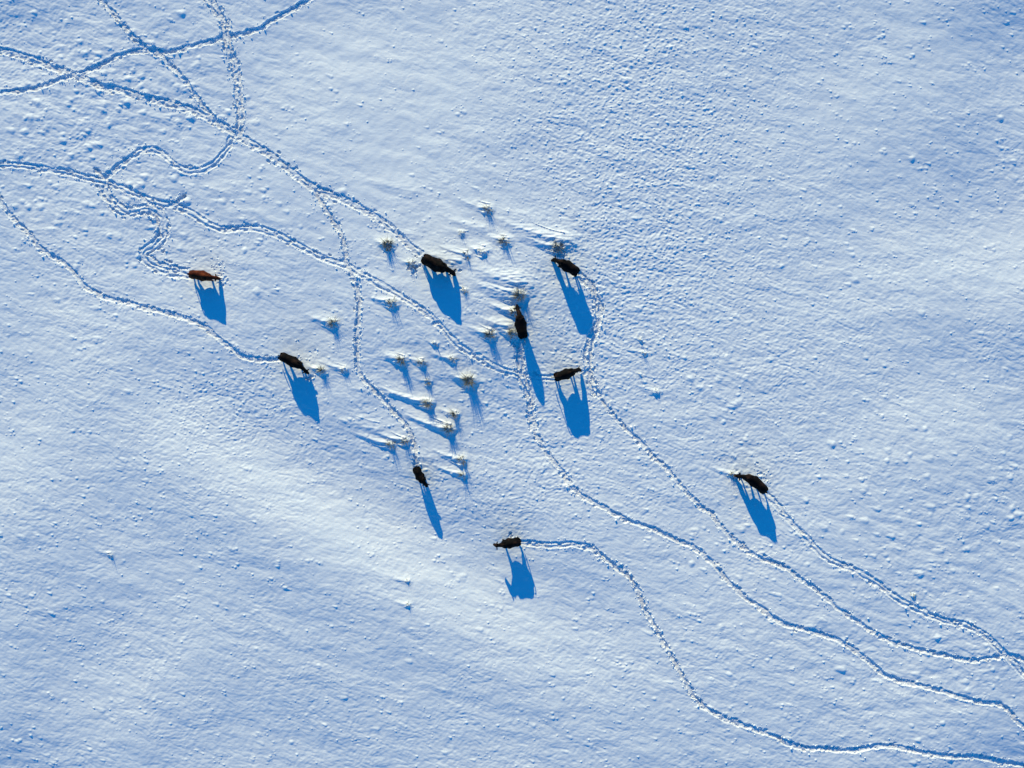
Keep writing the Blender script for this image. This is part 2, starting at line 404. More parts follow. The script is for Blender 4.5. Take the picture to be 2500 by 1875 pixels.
# extra free standing drifts
for px, py, s, l, h in [(1372, 590, 26, 170, .26), (1262, 694, 34, 120, .26), (1252, 724, 22, 110, .22), (1240, 800, 18, 80, .2), (1110, 640, 20, 120, .14), (1120, 640, 16, 90, .10), (1180, 560, 18, 130, .08), (1010, 578, 14, 70, .06),
                        (885, 955, 10, 40, .05), (1010, 470, 18, 190, .06), (920, 1050, 16, 140, .07), (1050, 1120, 16, 140, .06)]:
    drift(px, py, s, l, h, streaks=4)

H += DR * (1 + .25 * FADE * perlin(XX / .5, YY / .16, 71)) + MD; del DR, MD
# ---------------------------------------------------------------- cow trails
def cr(pts, step=0.04):
    """Catmull-Rom through photograph points, resampled evenly in metres"""
    pts = list(pts)
    for e, f in ((0, 1), (-1, -2)):
        a, b = pts[e], pts[f]
        if not (-20 < a[0] < 2520 and -20 < a[1] < 1890):
            dx, dy = a[0] - b[0], a[1] - b[1]; l = math.hypot(dx, dy)
            ext = [(a[0] + dx / l * k - dy / l * 22 * math.sin(k / 70), a[1] + dy / l * k + dx / l * 22 * math.sin(k / 70)) for k in (60, 120, 180, 240)]
            pts = ext[::-1] + pts if e == 0 else pts + ext
    P = [W(*p) for p in pts]; P = [P[0]] + P + [P[-1]]; out = []
    for a, b, c, d in zip(P, P[1:], P[2:], P[3:]):
        for q in range(12):
            t = q / 12
            out.append(tuple(0.5 * ((2 * b[i]) + (-a[i] + c[i]) * t + (2 * a[i] - 5 * b[i] + 4 * c[i] - d[i]) * t * t + (-a[i] + 3 * b[i] - 3 * c[i] + d[i]) * t ** 3) for i in (0, 1)))
    out.append(P[-1]); out = np.array(out)
    s = np.concatenate([[0], np.cumsum(np.linalg.norm(np.diff(out, axis=0), axis=1))])
    t = np.arange(0, s[-1], step)
    return np.stack([np.interp(t, s, out[:, 0]), np.interp(t, s, out[:, 1])], 1), t
def wob(n, k, seed):
    r = np.random.default_rng(seed); m = max(4, int(n / k) + 3)
    return np.interp(np.arange(n), np.arange(m) * k, r.normal(0, 1, m))

TR = {
 'a': ([(-40, 112), (0, 122), (49, 134), (113, 158), (162, 177), (200, 192), (245, 209), (294, 219), (339, 234), (384, 245), (433, 256), (463, 266), (501, 283), (535, 301), (573, 324), (610, 347), (659, 377), (697, 407), (735, 437), (776, 463), (806, 474), (833, 486), (874, 505), (920, 531), (957, 561), (995, 595), (1029, 622)], 'wide'),
 'b': ([(-40, 234), (0, 226), (38, 222), (87, 215), (128, 200), (162, 187), (196, 179), (234, 162), (271, 143), (320, 126), (366, 122), (414, 124), (460, 115), (505, 102), (543, 92), (588, 81), (633, 68), (656, 51), (690, 30), (727, 8), (746, -4), (790, -35)], 'deep'),
 'c': ([(225, -35), (245, -5), (264, 19), (286, 45), (309, 72), (335, 98), (366, 122), (396, 139), (418, 162), (448, 192), (471, 226), (497, 260), (528, 294), (548, 308)], 'narrow'),
 'd': ([(500, -35), (512, -5), (527, 23), (543, 49), (550, 83), (556, 113), (569, 147), (576, 188), (582, 226), (586, 264), (584, 301), (577, 324)], 'broken'),
 'e': ([(569, 330), (561, 343), (554, 362), (531, 388), (501, 409), (467, 416), (437, 409), (414, 392), (392, 371), (362, 363), (332, 371), (309, 390), (279, 409), (258, 428)], 'double'),
 'f': ([(-40, 403), (0, 403), (45, 403), (94, 409), (151, 418), (200, 430), (249, 441), (294, 456), (339, 477), (377, 492), (422, 499), (460, 516), (497, 539), (539, 558), (573, 558), (618, 556), (656, 565), (697, 582), (735, 603), (772, 622), (810, 636), (846, 648), (871, 662), (920, 692), (957, 711), (995, 734), (1036, 760), (1070, 790), (1097, 820), (1131, 850), (1165, 871), (1202, 894), (1247, 909), (1293, 918), (1355, 924)], 'double'),
 'g': ([(245, 448), (260, 479), (283, 505), (309, 518), (335, 513), (362, 509), (384, 522), (396, 546), (394, 573), (377, 595), (352, 612), (350, 626), (372, 645), (396, 655), (426, 663), (458, 668)], 'triple'),
 'h': ([(-30, 440), (0, 488), (19, 516), (41, 543), (68, 569), (90, 599), (121, 622), (151, 640), (181, 666), (203, 697), (234, 715), (264, 729), (305, 736), (347, 751), (392, 759), (433, 772), (475, 785), (509, 806), (535, 828), (565, 851), (592, 870), (637, 877), (684, 876)], 'deep'),
 'i': ([(769, 468), (784, 494), (810, 531), (833, 572), (842, 609), (846, 639), (856, 666), (869, 700), (877, 734), (876, 771), (873, 813), (871, 858), (873, 896), (882, 918)], 'rough'),
 'i2': ([(882, 918), (905, 945), (938, 975), (965, 1009), (991, 1039), (1008, 1077), (1014, 1118), (1017, 1146)], 'rough'),
 'j': ([(1408, 668), (1436, 692), (1451, 715), (1460, 745), (1460, 779), (1451, 813), (1440, 839), (1434, 869), (1436, 899), (1443, 933), (1458, 963)], 'broken'),
 'j2': ([(1458, 963), (1481, 994), (1511, 1028), (1541, 1058), (1568, 1084), (1598, 1118), (1624, 1139), (1662, 1185), (1689, 1213), (1719, 1243), (1734, 1250), (1753, 1276), (1775, 1303), (1805, 1329), (1839, 1352), (1877, 1367), (1922, 1389), (1960, 1416), (1998, 1442), (2032, 1472), (2066, 1499), (2100, 1521), (2133, 1544), (2175, 1563), (2224, 1582), (2277, 1593), (2326, 1604), (2371, 1612), (2409, 1608), (2450, 1599), (2477, 1601), (2503, 1614), (2545, 1634)], 'single'),
 'k': ([(1278, 826), (1270, 845), (1270, 869), (1270, 899), (1274, 922), (1285, 948), (1295, 982), (1298, 1020), (1304, 1050)], 'broken'),
 'k2': ([(1304, 1050), (1323, 1084), (1345, 1118), (1372, 1151), (1391, 1181), (1421, 1211), (1466, 1234), (1511, 1260), (1556, 1279), (1602, 1294), (1632, 1309), (1666, 1324), (1689, 1334), (1723, 1360), (1753, 1389), (1783, 1423), (1817, 1454), (1851, 1480), (1885, 1506), (1922, 1525), (1968, 1537), (2017, 1552), (2054, 1567), (2088, 1589), (2126, 1619), (2164, 1650), (2205, 1665), (2254, 1676), (2299, 1687), (2345, 1702), (2394, 1714), (2439, 1721), (2465, 1736), (2484, 1759), (2507, 1782), (2540, 1815)], 'deep'),
 'l': ([(1262, 1326), (1308, 1328), (1353, 1332), (1398, 1328), (1440, 1335)], 'double'),
 'l2': ([(1440, 1335), (1470, 1358), (1500, 1381), (1526, 1399), (1545, 1418), (1560, 1448), (1572, 1482), (1587, 1509), (1602, 1535), (1617, 1565), (1636, 1595), (1651, 1622), (1666, 1653), (1689, 1691), (1715, 1721)], 'rough'),
 'l3': ([(1715, 1721), (1753, 1744), (1798, 1763), (1847, 1782), (1892, 1797), (1930, 1816), (1968, 1827), (2017, 1829), (2073, 1833), (2126, 1825), (2175, 1821), (2224, 1831), (2277, 1842), (2337, 1850), (2394, 1853), (2443, 1865), (2496, 1876), (2550, 1900)], 'deep'),
 'm': ([(1864, 1203), (1900, 1236), (1911, 1254), (1941, 1284), (1971, 1318), (2005, 1352), (2043, 1374), (2081, 1389), (2118, 1408), (2156, 1435), (2190, 1461), (2224, 1480), (2265, 1499), (2307, 1514), (2356, 1525), (2401, 1548), (2431, 1574), (2454, 1597), (2477, 1619), (2496, 1642), (2535, 1690)], 'double'),
 'n': ([(413, 497), (430, 490), (446, 478)], 'rough'),
 'o': ([(228, 410), (242, 424), (256, 434)], 'rough'),
}
STY = {   # list of lanes: (offset m, half width m, depth m, wobble m), hoof chaos per metre, lateral spread
 'wide':   ([(-.07, .11, .048, .04), (.13, .10, .042, .045)], 12, .17),
 'deep':   ([(0.0, .13, .052, .04)], 10, .10),
 'single': ([(0.0, .105, .044, .04)], 10, .09),
 'narrow': ([(0.0, .10, .042, .035)], 10, .10),
 'double': ([(-.13, .075, .035, .035), (.13, .08, .036, .035)], 6, .14),
 'triple': ([(-.27, .075, .034, .04), (.0, .075, .034, .05), (.27, .08, .036, .04)], 13, .30),
 'broken': ([(-.13, .09, .05, .05), (.12, .09, .06, .05)], 17, .17),
 'rough':  ([(0.0, .10, .07, .04)], 13, .095),
}
CUT = np.zeros_like(XX); BERM = np.zeros_like(XX)
def stamp_cut(x, y, hw, dep, edge=.5):
    i0, i1, j0, j1 = win(x, y, hw * 1.3)
    if i1 <= i0 or j1 <= j0: return
    d = np.sqrt((GX[i0:i1][None, :] - x) ** 2 + (GY[j0:j1][:, None] - y) ** 2) / hw
    f = np.clip((1.2 - d) / (edge * .8), 0, 1); f = f * f * (3 - 2 * f) * dep
    np.maximum(CUT[j0:j1, i0:i1], f, out=CUT[j0:j1, i0:i1])
def stamp_berm(x, y, r, h):
    i0, i1, j0, j1 = win(x, y, r)
    if i1 <= i0 or j1 <= j0: return
    d = ((GX[i0:i1][None, :] - x) ** 2 + (GY[j0:j1][:, None] - y) ** 2) / (r * r)
    f = np.clip(1 - d, 0, 1) ** 1.5 * h
    np.maximum(BERM[j0:j1, i0:i1], f, out=BERM[j0:j1, i0:i1])
CLODS = []
for ti, (key, (pts, sty)) in enumerate(TR.items()):
    P, t = cr(pts); n = len(P)
    if n < 4: continue
    T = np.gradient(P, axis=0); T /= np.linalg.norm(T, axis=1)[:, None] + 1e-9
    N = np.stack([-T[:, 1], T[:, 0]], 1)
    lanes, hoof, spread = STY[sty]
    for li, (off, hw, dep, wb) in enumerate(lanes):
        s0 = 100 * ti + 10 * li
        lat = off + wb * wob(n, 9, s0) + wb * .7 * wob(n, 30, s0 + 1)
        hws = hw * (1 + .13 * wob(n, 4, s0 + 2) + .08 * wob(n, 14, s0 + 3)); hws = np.clip(hws, .05, .4)
        deps = dep * np.clip(1 + .14 * wob(n, 6, s0 + 4) + .10 * wob(n, 30, s0 + 5), .3, 1.5)
        for q in range(n):
            stamp_cut(P[q, 0] + N[q, 0] * lat[q], P[q, 1] + N[q, 1] * lat[q], hws[q], deps[q])
    maxo = max(abs(o) + h for o, h, _, _ in lanes)
    for q in range(0, n, 2):            # soft broken berms
        for sd in (-1, 1):
            if random.random() < .8:
                lo = sd * (maxo + random.uniform(.0, .07)); r = random.uniform(.06, .15)
                stamp_berm(P[q, 0] + N[q, 0] * lo, P[q, 1] + N[q, 1] * lo, r, random.uniform(.002, .022))
    L = t[-1]
    for _ in range(int(L * hoof)):      # single hoof holes
        q = random.randrange(n); lo = random.gauss(0, spread) if random.random() < .5 else random.choice((-1, 1)) * spread * random.uniform(.7, 1.25)
        x = P[q, 0] + N[q, 0] * lo; y = P[q, 1] + N[q, 1] * lo
        a = random.uniform(.055, .095); dd = random.uniform(.035, .085)
        for e in (-.05, 0, .05):
            stamp_cut(x + T[q, 0] * e, y + T[q, 1] * e, a, dd, .45)
        if sty in ('broken', 'rough', 'triple', 'narrow'):
            an = random.uniform(0, 6.28); stamp_berm(x + math.cos(an) * .12, y + math.sin(an) * .12, random.uniform(.05, .09), random.uniform(.03, .09))
    dens = {'wide': 20, 'deep': 13, 'single': 13, 'narrow': 16, 'double': 14, 'triple': 22, 'broken': 28, 'rough': 24}[sty] * random.uniform(.6, 1.2)
    for _ in range(int(L * dens)):      # thrown clods of snow
        q = random.randrange(n); sd = random.choice((-1, 1))
        lo = sd * (maxo * random.uniform(.75, 1.15) + random.expovariate(1 / .10))
        CLODS.append((P[q, 0] + N[q, 0] * lo + random.gauss(0, .02), P[q, 1] + N[q, 1] * lo, min(.075, random.lognormvariate(math.log(.024), .48))))
# pits scraped by muzzles and hooves near the cows and the bushes
for px, py, r, dd, nn in [(1365, 612, 12, .14, 16), (1371, 622, 9, .12, 10), (950, 604, 9, .14, 10), (1009, 655, 14, .10, 14), (540, 690, 12, .05, 8), (758, 922, 9, .10, 8),
                          (1110, 668, 8, .10, 6), (1795, 1158, 14, .05, 12), (1850, 1160, 26, .04, 16), (1246, 1308, 6, .12, 4), (1418, 912, 12, .05, 8), (446, 477, 5, .16, 5),
                          (525, 650, 40, .03, 14), (740, 868, 30, .03, 10), (1262, 840, 12, .10, 8), (548, 682, 10, .05, 6)]:
    for _ in range(nn):
        x, y = W(px + random.gauss(0, r * .5), py + random.gauss(0, r * .45))
        stamp_cut(x, y, random.uniform(.05, .11), dd * random.uniform(.5, 1.1), .6)
        stamp_berm(x + random.gauss(0, .1), y + random.gauss(0, .1), .07, random.uniform(.02, .06))
        CLODS.append((x + random.gauss(0, .15), y + random.gauss(0, .15), random.uniform(.018, .045)))
# smooth the relief inside the trench (trodden flat) but give the floor its own roughness
msk = np.clip(CUT / .04, 0, 1)
fl = perlin(XX / .16, YY / .13, 60) * .016 + perlin(XX / .35, YY / .35, 61) * .012
H += BERM * (1 - msk) + (fl * msk * FADE).astype(np.float32) - CUT
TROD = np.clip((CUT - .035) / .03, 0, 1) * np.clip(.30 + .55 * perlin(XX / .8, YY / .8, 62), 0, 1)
del fl, msk, patch, smooth, rough, bigr, AMP, BERM

def height(x, y):
    i = min(max(np.searchsorted(GX, x) - 1, 0), NX - 2); j = min(max(np.searchsorted(GY, y) - 1, 0), NY - 2)
    a = (x - GX[i]) / (GX[i + 1] - GX[i]); b = (y - GY[j]) / (GY[j + 1] - GY[j])
    return float((H[j, i] * (1 - a) + H[j, i + 1] * a) * (1 - b) + (H[j + 1, i] * (1 - a) + H[j + 1, i + 1] * a) * b)
def broad(x, y):
    return float((w * np.exp(-((x - cen[:, 0]) ** 2 + (y - cen[:, 1]) ** 2) / (2 * SG * SG))).sum())

def set_props(o, label=None, cat=None, group=None, kind=None):
    if label: o['label'] = label
    if cat: o['category'] = cat
    if group: o['group'] = group
    if kind: o['kind'] = kind

# build the sheet
me = bpy.data.meshes.new('snow_ground')
nv = NX * NY
co = np.empty((nv, 3), np.float32); co[:, 0] = XX.ravel(); co[:, 1] = YY.ravel(); co[:, 2] = H.ravel()
me.vertices.add(nv); me.vertices.foreach_set('co', co.ravel())
nf = (NX - 1) * (NY - 1)
base = (np.arange(NY - 1, dtype=np.int32)[:, None] * NX + np.arange(NX - 1, dtype=np.int32)[None, :]).ravel()
loops = np.stack([base, base + 1, base + NX + 1, base + NX], 1).ravel().astype(np.int32)
me.loops.add(nf * 4); me.loops.foreach_set('vertex_index', loops)
me.polygons.add(nf); me.polygons.foreach_set('loop_start', np.arange(0, nf * 4, 4, dtype=np.int32))
me.polygons.foreach_set('use_smooth', np.ones(nf, bool))
me.update(calc_edges=True)
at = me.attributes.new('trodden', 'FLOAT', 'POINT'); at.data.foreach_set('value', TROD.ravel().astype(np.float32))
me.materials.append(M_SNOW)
ground = bpy.data.objects.new('snow_ground', me); C.objects.link(ground)
set_props(ground, 'wind-crusted snow field crossed by trodden cow trails', None, None, 'structure')
del co, loops, base, TROD, XX, YY, CUT

# ---------------------------------------------------------------- thrown clods of snow (uncountable)
def raw_mesh(name, vs, fs, material, smooth=False):
    m = bpy.data.meshes.new(name); m.from_pydata([tuple(v) for v in vs], [], fs); m.update()
    if smooth: m.polygons.foreach_set('use_smooth', np.ones(len(m.polygons), bool))
    m.materials.append(material)
    return m
phi = (1 + 5 ** .5) / 2
ICO = np.array([(-1, phi, 0), (1, phi, 0), (-1, -phi, 0), (1, -phi, 0), (0, -1, phi), (0, 1, phi), (0, -1, -phi), (0, 1, -phi), (phi, 0, -1), (phi, 0, 1), (-phi, 0, -1), (-phi, 0, 1)]) / math.sqrt(1 + phi * phi)
ICF = [(0, 11, 5), (0, 5, 1), (0, 1, 7), (0, 7, 10), (0, 10, 11), (1, 5, 9), (5, 11, 4), (11, 10, 2), (10, 7, 6), (7, 1, 8), (3, 9, 4), (3, 4, 2), (3, 2, 6), (3, 6, 8), (3, 8, 9), (4, 9, 5), (2, 4, 11), (6, 2, 10), (8, 6, 7), (9, 8, 1)]
vs, fs = [], []
for x, y, r in CLODS:
    if abs(x) > 41 or abs(y) > 33: continue
    z = height(x, y) + r * .25
    k = len(vs)
    sc3 = np.array([random.uniform(.7, 1.4), random.uniform(.7, 1.3), random.uniform(.6, 1.1)]) * r
    for v in ICO:
        q = v * sc3 * random.uniform(.75, 1.2); vs.append((x + q[0], y + q[1], z + q[2]))
    fs += [(a + k, b + k, c + k) for a, b, c in ICF]
o = bpy.data.objects.new('snow_clods', raw_mesh('snow_clods', vs, fs, M_SNOW, True)); C.objects.link(o)
set_props(o, 'loose clods of snow kicked up along the cow trails', 'snow clods', None, 'stuff')

# ---------------------------------------------------------------- dry grass
def blade(vs, fs, sh, x, y, z, az, lean, ln, wd, shade, curl=1.0):
    k = len(vs); n = 4
    dx, dy = math.cos(az), math.sin(az); sx, sy = -dy, dx
    tw = random.uniform(-.6, .6)
    h = 0; d = 0; a = lean * .4
    for q in range(n + 1):
        ww = wd * (1 - q / n * .85) * .5
        s = math.cos(tw * q)
        vs.append((x + dx * d - sx * ww, y + dy * d - sy * ww, z + h)); vs.append((x + dx * d + sx * ww, y + dy * d + sy * ww, z + h + ww * tw))
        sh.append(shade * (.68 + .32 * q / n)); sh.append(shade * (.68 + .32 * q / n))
        d += math.sin(a) * ln / n; h += math.cos(a) * ln / n; a += lean * .45 * curl
    for q in range(n):
        b = k + 2 * q
        fs.append((b, b + 1, b + 3, b + 2))
def finish(name, vs, fs, sh, org):
    vs = [(a - org[0], b - org[1], c - org[2]) for a, b, c in vs]
    m = raw_mesh(name, vs, fs, M_GRASS)
    at = m.attributes.new('shade', 'FLOAT', 'POINT'); at.data.foreach_set('value', np.array(sh, np.float32))
    o = bpy.data.objects.new(name, m); o.location = org; C.objects.link(o)
    return o
for (px, py, r, ht, nb, dl, dh, kind, lab) in TUFTS:
    x0, y0 = W(px, py, .15); rr = r / PXM
    z0 = broad(x0, y0)
    vs, fs, sh = [], [], []
    bun = [(random.uniform(0, 6.283), random.uniform(.2, 1.0), random.random() ** .6 * .7, random.uniform(.7, 1.35), random.gauss(0, .2)) for _ in range(max(5, nb // 5))]
    for q in range(int(nb * 1.0)):
        az, lean, ra, lf, dc = random.choice(bun)
        if random.random() < .3: az = R(165) + random.gauss(0, .4)
        x = x0 + math.cos(az) * rr * ra + random.gauss(0, .015); y = y0 + math.sin(az) * rr * ra + random.gauss(0, .015)
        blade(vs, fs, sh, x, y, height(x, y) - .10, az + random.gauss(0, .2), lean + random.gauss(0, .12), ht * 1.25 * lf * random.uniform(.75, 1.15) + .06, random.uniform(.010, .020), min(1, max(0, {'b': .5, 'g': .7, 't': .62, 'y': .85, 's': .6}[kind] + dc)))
    for q in range(int(nb * .8)):
        ph = random.uniform(0, 6.283); rad = rr * random.random() ** .6 * .8
        x = x0 + math.cos(ph) * rad; y = y0 + math.sin(ph) * rad
        z = height(x, y) - .10
        if kind in ('t', 'y', 's'):
            az = ph + random.gauss(0, .5)
            # the wind has combed most blades towards the lee side (upper left)
            if random.random() < .35: az = R(165) + random.gauss(0, .5)
            lean = random.uniform(.15, .85)
        else:
            az = random.uniform(0, 6.283); lean = random.uniform(.1, 1.0)
        base = {'b': .68, 'g': .85, 't': .8, 'y': .95, 's': .7}[kind]
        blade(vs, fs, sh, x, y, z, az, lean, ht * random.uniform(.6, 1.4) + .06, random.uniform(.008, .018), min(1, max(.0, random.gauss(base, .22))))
    o = finish('dry_stalk' if nb < 10 else 'grass_clump', vs, fs, sh, (x0, y0, z0))
    set_props(o, lab, 'dry stalk' if nb < 10 else 'grass clump', 'grass clumps sticking out of the snow')
vs, fs, sh = [], [], []
k = 0
while k < 2600:            # thin single stems all over the pasture
    px, py = random.uniform(-40, 2540), random.uniform(-40, 1915)
    g = math.sin(px * .009 + 2) * math.sin(py * .012 + 1) + .6 * math.sin(px * .023 - py * .019)
    if random.random() > .35 + .3 * g + .25 * (px > 1500): continue
    for _ in range(random.choice((1, 2, 3, 6))):
        x, y = W(px + random.gauss(0, 7), py + random.gauss(0, 5)); k += 1
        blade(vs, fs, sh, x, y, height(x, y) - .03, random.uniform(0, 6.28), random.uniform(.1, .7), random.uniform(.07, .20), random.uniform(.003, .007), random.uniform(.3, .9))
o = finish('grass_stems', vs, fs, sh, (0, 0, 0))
set_props(o, 'thin dry grass stems poking through the snow all over the field', 'grass stems', None, 'stuff')

# ---------------------------------------------------------------- cows
def tube(vs, fs, path, seg=16, squeeze=0.0):
    """path: list of (centre Vector, half width, half height, right Vector) ; closed at both ends"""
    k0 = len(vs); n = len(path)
    for i, (c, wd, hh, right) in enumerate(path):
        t = (path[min(i + 1, n - 1)][0] - path[max(i - 1, 0)][0]).normalized()
        right = (right - t * right.dot(t)).normalized(); up = right.cross(t).normalized()
        for s in range(seg):
            a = 2 * math.pi * s / seg; ca, sa = math.cos(a), math.sin(a)
            ww = wd * (1 - squeeze * max(0, sa) ** 2)
            vs.append(c + right * (ww * math.copysign(abs(ca) ** .92, ca)) + up * (hh * sa))
    for i in range(n - 1):
        for s in range(seg):
            a = k0 + i * seg + s; b = k0 + i * seg + (s + 1) % seg
            fs.append((a, b, b + seg, a + seg))
    fs.append(tuple(k0 + s for s in reversed(range(seg))))
    fs.append(tuple(k0 + (n - 1) * seg + s for s in range(seg)))

# fraction along body, half width, top, belly (for a cow 1.38 m high)
TORSO = [(0.0, .07, 1.18, .98), (.03, .145, 1.26, .86), (.10, .225, 1.34, .76), (.20, .29, 1.37, .66), (.33, .31, 1.345, .60), (.48, .345, 1.335, .53),
         (.62, .355, 1.34, .50), (.74, .31, 1.365, .52), (.84, .265, 1.385, .55), (.93, .215, 1.34, .62), (1.0, .13, 1.20, .76)]
def make_cow(name, label, material, rump, chest, poll, nose, bend=0.0, k=1.0, girth=1.0, feet=(0, 0, 0, 0), zp=.62, zn=.12, tail_out=.06, tail_side=0.0, earlen=.215, sink=.10):
    """rump/chest/poll/nose are photograph points; bend moves the middle of the back sideways (m)"""
    g0 = np.mean([broad(*W(*rump)), broad(*W(*chest))]) - sink
    gr = broad(*W(*rump)) - sink; gc = broad(*W(*chest)) - sink
    zb = 1.2 * k + g0
    Rw = Vector((*W(*rump, zb), 0)); Cw = Vector((*W(*chest, zb - .1), 0))
    Pw = Vector((*W(*poll, g0 + zp), g0 + zp)); Nw = Vector((*W(*nose, g0 + zn), g0 + zn))
    ax = (Cw - Rw); Lb = ax.length; ax.normalize(); side = Vector((-ax.y, ax.x, 0))     # left of the cow
    def back(f):
        c = Rw + (Cw - Rw) * f + side * (bend * 4 * f * (1 - f))
        tn = ((Cw - Rw) + side * (bend * 4 * (1 - 2 * f))).normalized()
        return c, tn, gr + (gc - gr) * f
    parts = []
    vs, fs = [], []; path = []
    for f, wd, tp, bt in TORSO:
        c, tn, gz = back(f); rt = Vector((tn.y, -tn.x, 0))
        path.append((c + Vector((0, 0, gz + k * (tp + bt) / 2)), wd * k * girth, (tp - bt) / 2 * k, rt))
    tube(vs, fs, path, 24, .22); parts.append((vs, fs))
    for f, sx, zz, rx, rz in [(.82, .15, 1.21, .10, .11), (.87, .0, 1.29, .10, .08), (.60, .24, .92, .14, .20)]:
        for sd in (-1, 1):
            vs, fs = [], []; c, tn, gz = back(f); rt = Vector((tn.y, -tn.x, 0)); c = c + rt * (sd * sx * k * girth) + Vector((0, 0, gz + zz * k))
            tube(vs, fs, [(c + tn * (rx * 1.3 * k * math.sin(a)), rx * k * math.cos(a) + .01, rz * k * math.cos(a) + .01, rt) for a in (-1.3, -.8, -.3, .3, .8, 1.3)], 10)
            parts.append((vs, fs))
    # neck and head
    vs, fs = [], []
    c, tn, gz = back(.82); S = c + Vector((0, 0, gz + 1.03 * k))
    c2, tn2, _ = back(1.0)
    ctrl = c2 + tn * .02 + Vector((0, 0, gz + 1.02 * k))
    path = []
    hd = (Nw - Pw).normalized()
    for q in range(8):
        t = q / 7; p = S * (1 - t) ** 2 + ctrl * 2 * t * (1 - t) + Pw * t * t
        path.append((p, k * (.20 * (1 - t) + .105 * t), k * (.31 * (1 - t) ** 1.1 + .135 * t), Vector((tn.y, -tn.x, 0)) * (1 - t) + Vector((hd.y, -hd.x, 0)) * t + Vector((tn.y, -tn.x, 0)) * .2))
    tube(vs, fs, path, 20, .1); parts.append((vs, fs))
    vs, fs = [], []
    hl = (Nw - Pw).length; hdir = hd
    hr = Vector((hdir.y, -hdir.x, 0))
    if hr.length < .15: hr = Vector((tn.y, -tn.x, 0))
    hr.normalize()
    hl = .47 * k
    path = [(Pw + hdir * (hl * f) , wd * 1.18 * k, hh * 1.12 * k, hr) for f, wd, hh in [(-.12, .05, .06), (-.04, .095, .11), (.10, .112, .13), (.28, .115, .135), (.48, .092, .115), (.70, .072, .09), (.86, .076, .082), (.97, .066, .066), (1.02, .035, .035)]]
    tube(vs, fs, path, 18, .05); parts.append((vs, fs))
    up = hr.cross(hdir).normalized()
    eyes = []
    for sd in (-1, 1):
        vs, fs = [], []
        b = Pw + hdir * .02 + hr * (sd * .075 * k) + up * .02
        od = (hr * sd * 1.0 - hdir * .28 + Vector((0, 0, .12))).normalized()
        L = earlen * k
        path = [(b + od * (L * f), hh, wd, hdir) for f, wd, hh in [(0, .026, .032), (.2, .026, .055), (.5, .026, .072), (.78, .024, .055), (1.0, .018, .02)]]
        tube(vs, fs, path, 12); parts.append((vs, fs))
        eyes.append(Pw + hdir * (hl * .30) + hr * (sd * .108 * k) + up * (.045 * k))
    # legs: feet gives the fore-and-aft shift in metres of front left, front right, rear left, rear right
    zfoot = .02
    for i, (f, sd) in enumerate([(.83, 1), (.83, -1), (.10, 1), (.10, -1)]):
        vs, fs = [], []; sh = feet[i]
        c, tn, gz = back(f); lt = Vector((-tn.y, tn.x, 0)); rt = -lt
        def P(fx, sx, z): return c + tn * fx + lt * (sd * sx * k) + Vector((0, 0, gz + z))
        if i < 2:
            J = [(.00, .15, .98 * k, .10, .17), (.00, .165, .80 * k, .085, .125), (sh * .35 + .0, .165, .62 * k, .062, .085), (sh * .62, .155, .43 * k, .048, .056), (sh * .68, .15, .38 * k, .043, .048),
                 (sh * .85, .15, .22 * k, .033, .036), (sh * .97, .15, .12 * k, .040, .046), (sh * 1.0 + .01, .15, .06, .050, .062), (sh + .02, .15, zfoot, .054, .075)]
        else:
            J = [(.06, .13, 1.05 * k, .12, .20), (.08, .175, .88 * k, .115, .19), (.10 + sh * .3, .18, .70 * k, .088, .13), (.02 + sh * .5, .17, .55 * k, .055, .075), (-.05 + sh * .62, .16, .45 * k, .044, .062),
                 (-.035 + sh * .8, .155, .30 * k, .035, .042), (-.01 + sh * .95, .15, .12 * k, .041, .048), (sh, .15, .06, .050, .062), (sh + .01, .15, zfoot, .054, .075)]
        path = [(P(a, b, z), wd * 1.25 * (k if z > .1 else 1), hh * 1.35 * (k if z > .1 else 1), rt) for a, b, z, wd, hh in J]
        # width across the cow, height here is the fore-and-aft half length
        tube(vs, fs, path, 14); parts.append((vs, fs))
    # tail hanging behind the rump
    vs, fs = [], []
    c, tn, gz = back(0.02); lt = Vector((-tn.y, tn.x, 0))
    path = []
    for f, z, r in [(.03, 1.26, .035), (-.05, 1.24, .036), (-.10, 1.10, .030), (-.11 - tail_out * .5, .85, .026), (-.11 - tail_out, .62, .034), (-.10 - tail_out * 1.1, .48, .036), (-.10 - tail_out * 1.1, .36, .016)]:
        path.append((c + tn * f + lt * (tail_side * max(0, 1.2 - z)) + Vector((0, 0, gz + z * k)), r, r, Vector((tn.y, -tn.x, 0))))
    tube(vs, fs, path, 10); parts.append((vs, fs))
    V, F = [], []
    for a, b in parts:
        o = len(V); V += a; F += [tuple(i + o for i in f) for f in b]
    org = Vector(((Rw.x + Cw.x) / 2, (Rw.y + Cw.y) / 2, g0))
    tmpm = bpy.data.meshes.new('tmp'); tmpm.from_pydata([tuple(v - org) for v in V], [], F); tmpm.update()
    tmp = bpy.data.objects.new('tmp', tmpm); C.objects.link(tmp)
    rm = tmp.modifiers.new('r', 'REMESH'); rm.mode = 'VOXEL'; rm.voxel_size = .017
    sm = tmp.modifiers.new('s', 'SMOOTH'); sm.factor = .5; sm.iterations = 9
    dg = bpy.context.evaluated_depsgraph_get()
    m = bpy.data.meshes.new_from_object(tmp.evaluated_get(dg))
    bpy.data.objects.remove(tmp); bpy.data.meshes.remove(tmpm)
    m.name = name; m.materials.clear(); m.materials.append(material)
    m.polygons.foreach_set('use_smooth', np.ones(len(m.polygons), bool))
    cow = bpy.data.objects.new(name, m); cow.location = org; C.objects.link(cow)
    set_props(cow, label, 'cow', 'cows grazing in the snow')
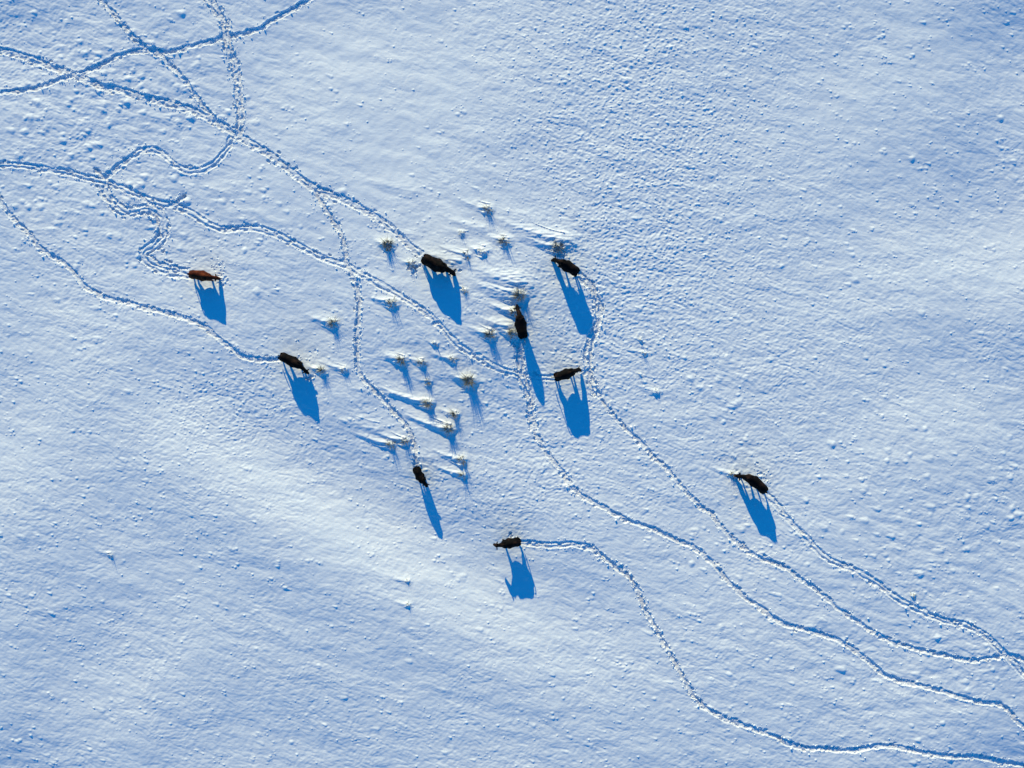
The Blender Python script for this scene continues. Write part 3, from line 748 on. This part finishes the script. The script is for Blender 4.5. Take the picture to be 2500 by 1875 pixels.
    for e in eyes:
        em = raw_mesh('eye', [v * .019 for v in ICO], ICF, M_EYE, True)
        eo = bpy.data.objects.new('eye', em); eo.parent = cow; eo.location = e - org; C.objects.link(eo)
    return cow

COWS = [
 dict(label='rust-red cow grazing alone at the left, the only one that is not black', material=M_RED, rump=(459, 668), chest=(513, 677), poll=(526, 678), nose=(539, 681), bend=.03, k=.93, girth=1.0, feet=(-.10, .16, .05, -.12), zp=.58, sink=.18, tail_out=.02, tail_side=-.1),
 dict(label='black cow at the end of the lower left trail, nosing a greenish grass clump', material=M_BLACK, rump=(681, 868), chest=(735, 895), poll=(746, 906), nose=(755, 913), bend=.02, k=.97, feet=(.0, .12, .14, -.18), zp=.64, sink=.16, tail_out=.08, tail_side=-.35),
 dict(label='largest black cow, with brown back patches, on the main trail left of centre', material=M_BLACK, rump=(1033, 628), chest=(1089, 656), poll=(1104, 664), nose=(1110, 672), bend=-.03, k=1.2, girth=1.0, feet=(.10, -.10, .08, -.14), zp=.85, zn=.36, sink=.40, tail_out=.05, tail_side=-.3),
 dict(label='black cow with its head in the grey brush clump, uppermost right in the herd', material=M_BLACK, rump=(1411, 664), chest=(1366, 639), poll=(1356, 634), nose=(1348, 636), bend=-.03, k=1.04, girth=.98, feet=(.16, -.04, -.12, .14), zp=.52, zn=.14),
 dict(label='black cow facing straight up the picture, its narrow shadow crossing a trail', material=M_BLACK, rump=(1279, 824), chest=(1269, 768), poll=(1263, 753), nose=(1262, 744), bend=.05, k=1.02, girth=1.04, feet=(.05, -.08, .1, -.1), zp=.56),
 dict(label='black cow at the end of the central trail, facing right with its head lowered', material=M_BLACK, rump=(1355, 921), chest=(1403, 906), poll=(1411, 902), nose=(1418, 905), bend=-.02, k=.98, girth=.95, feet=(.17, -.07, .10, -.08), zp=.55, tail_out=.1, tail_side=.1),
 dict(label='smallest black cow, seen end-on and facing down the picture', material=M_BLACK, rump=(1015, 1143), chest=(1034, 1177), poll=(1040, 1183), nose=(1043, 1189), bend=-.06, k=.90, girth=.86, feet=(.04, -.06, .08, -.08), zp=.70, zn=.24, sink=.16, tail_out=.0, tail_side=.05),
 dict(label='black cow facing left with its head up, lowest of the herd in the picture', material=M_BLACK, rump=(1269, 1324), chest=(1225, 1331), poll=(1214, 1332), nose=(1206, 1329), bend=.0, k=.96, girth=.93, feet=(.02, .10, -.02, .03), zp=1.16, zn=.80, tail_out=-.02, earlen=.24),
 dict(label='black cow alone at the far right, reaching left to a snowy clump', material=M_BLACK, rump=(1872, 1202), chest=(1821, 1164), poll=(1806, 1163), nose=(1793, 1161), bend=-.10, k=1.0, girth=.98, feet=(.26, -.14, .12, -.16), zp=.52, zn=.12),
]
for c in COWS:
    make_cow('cow', **c)
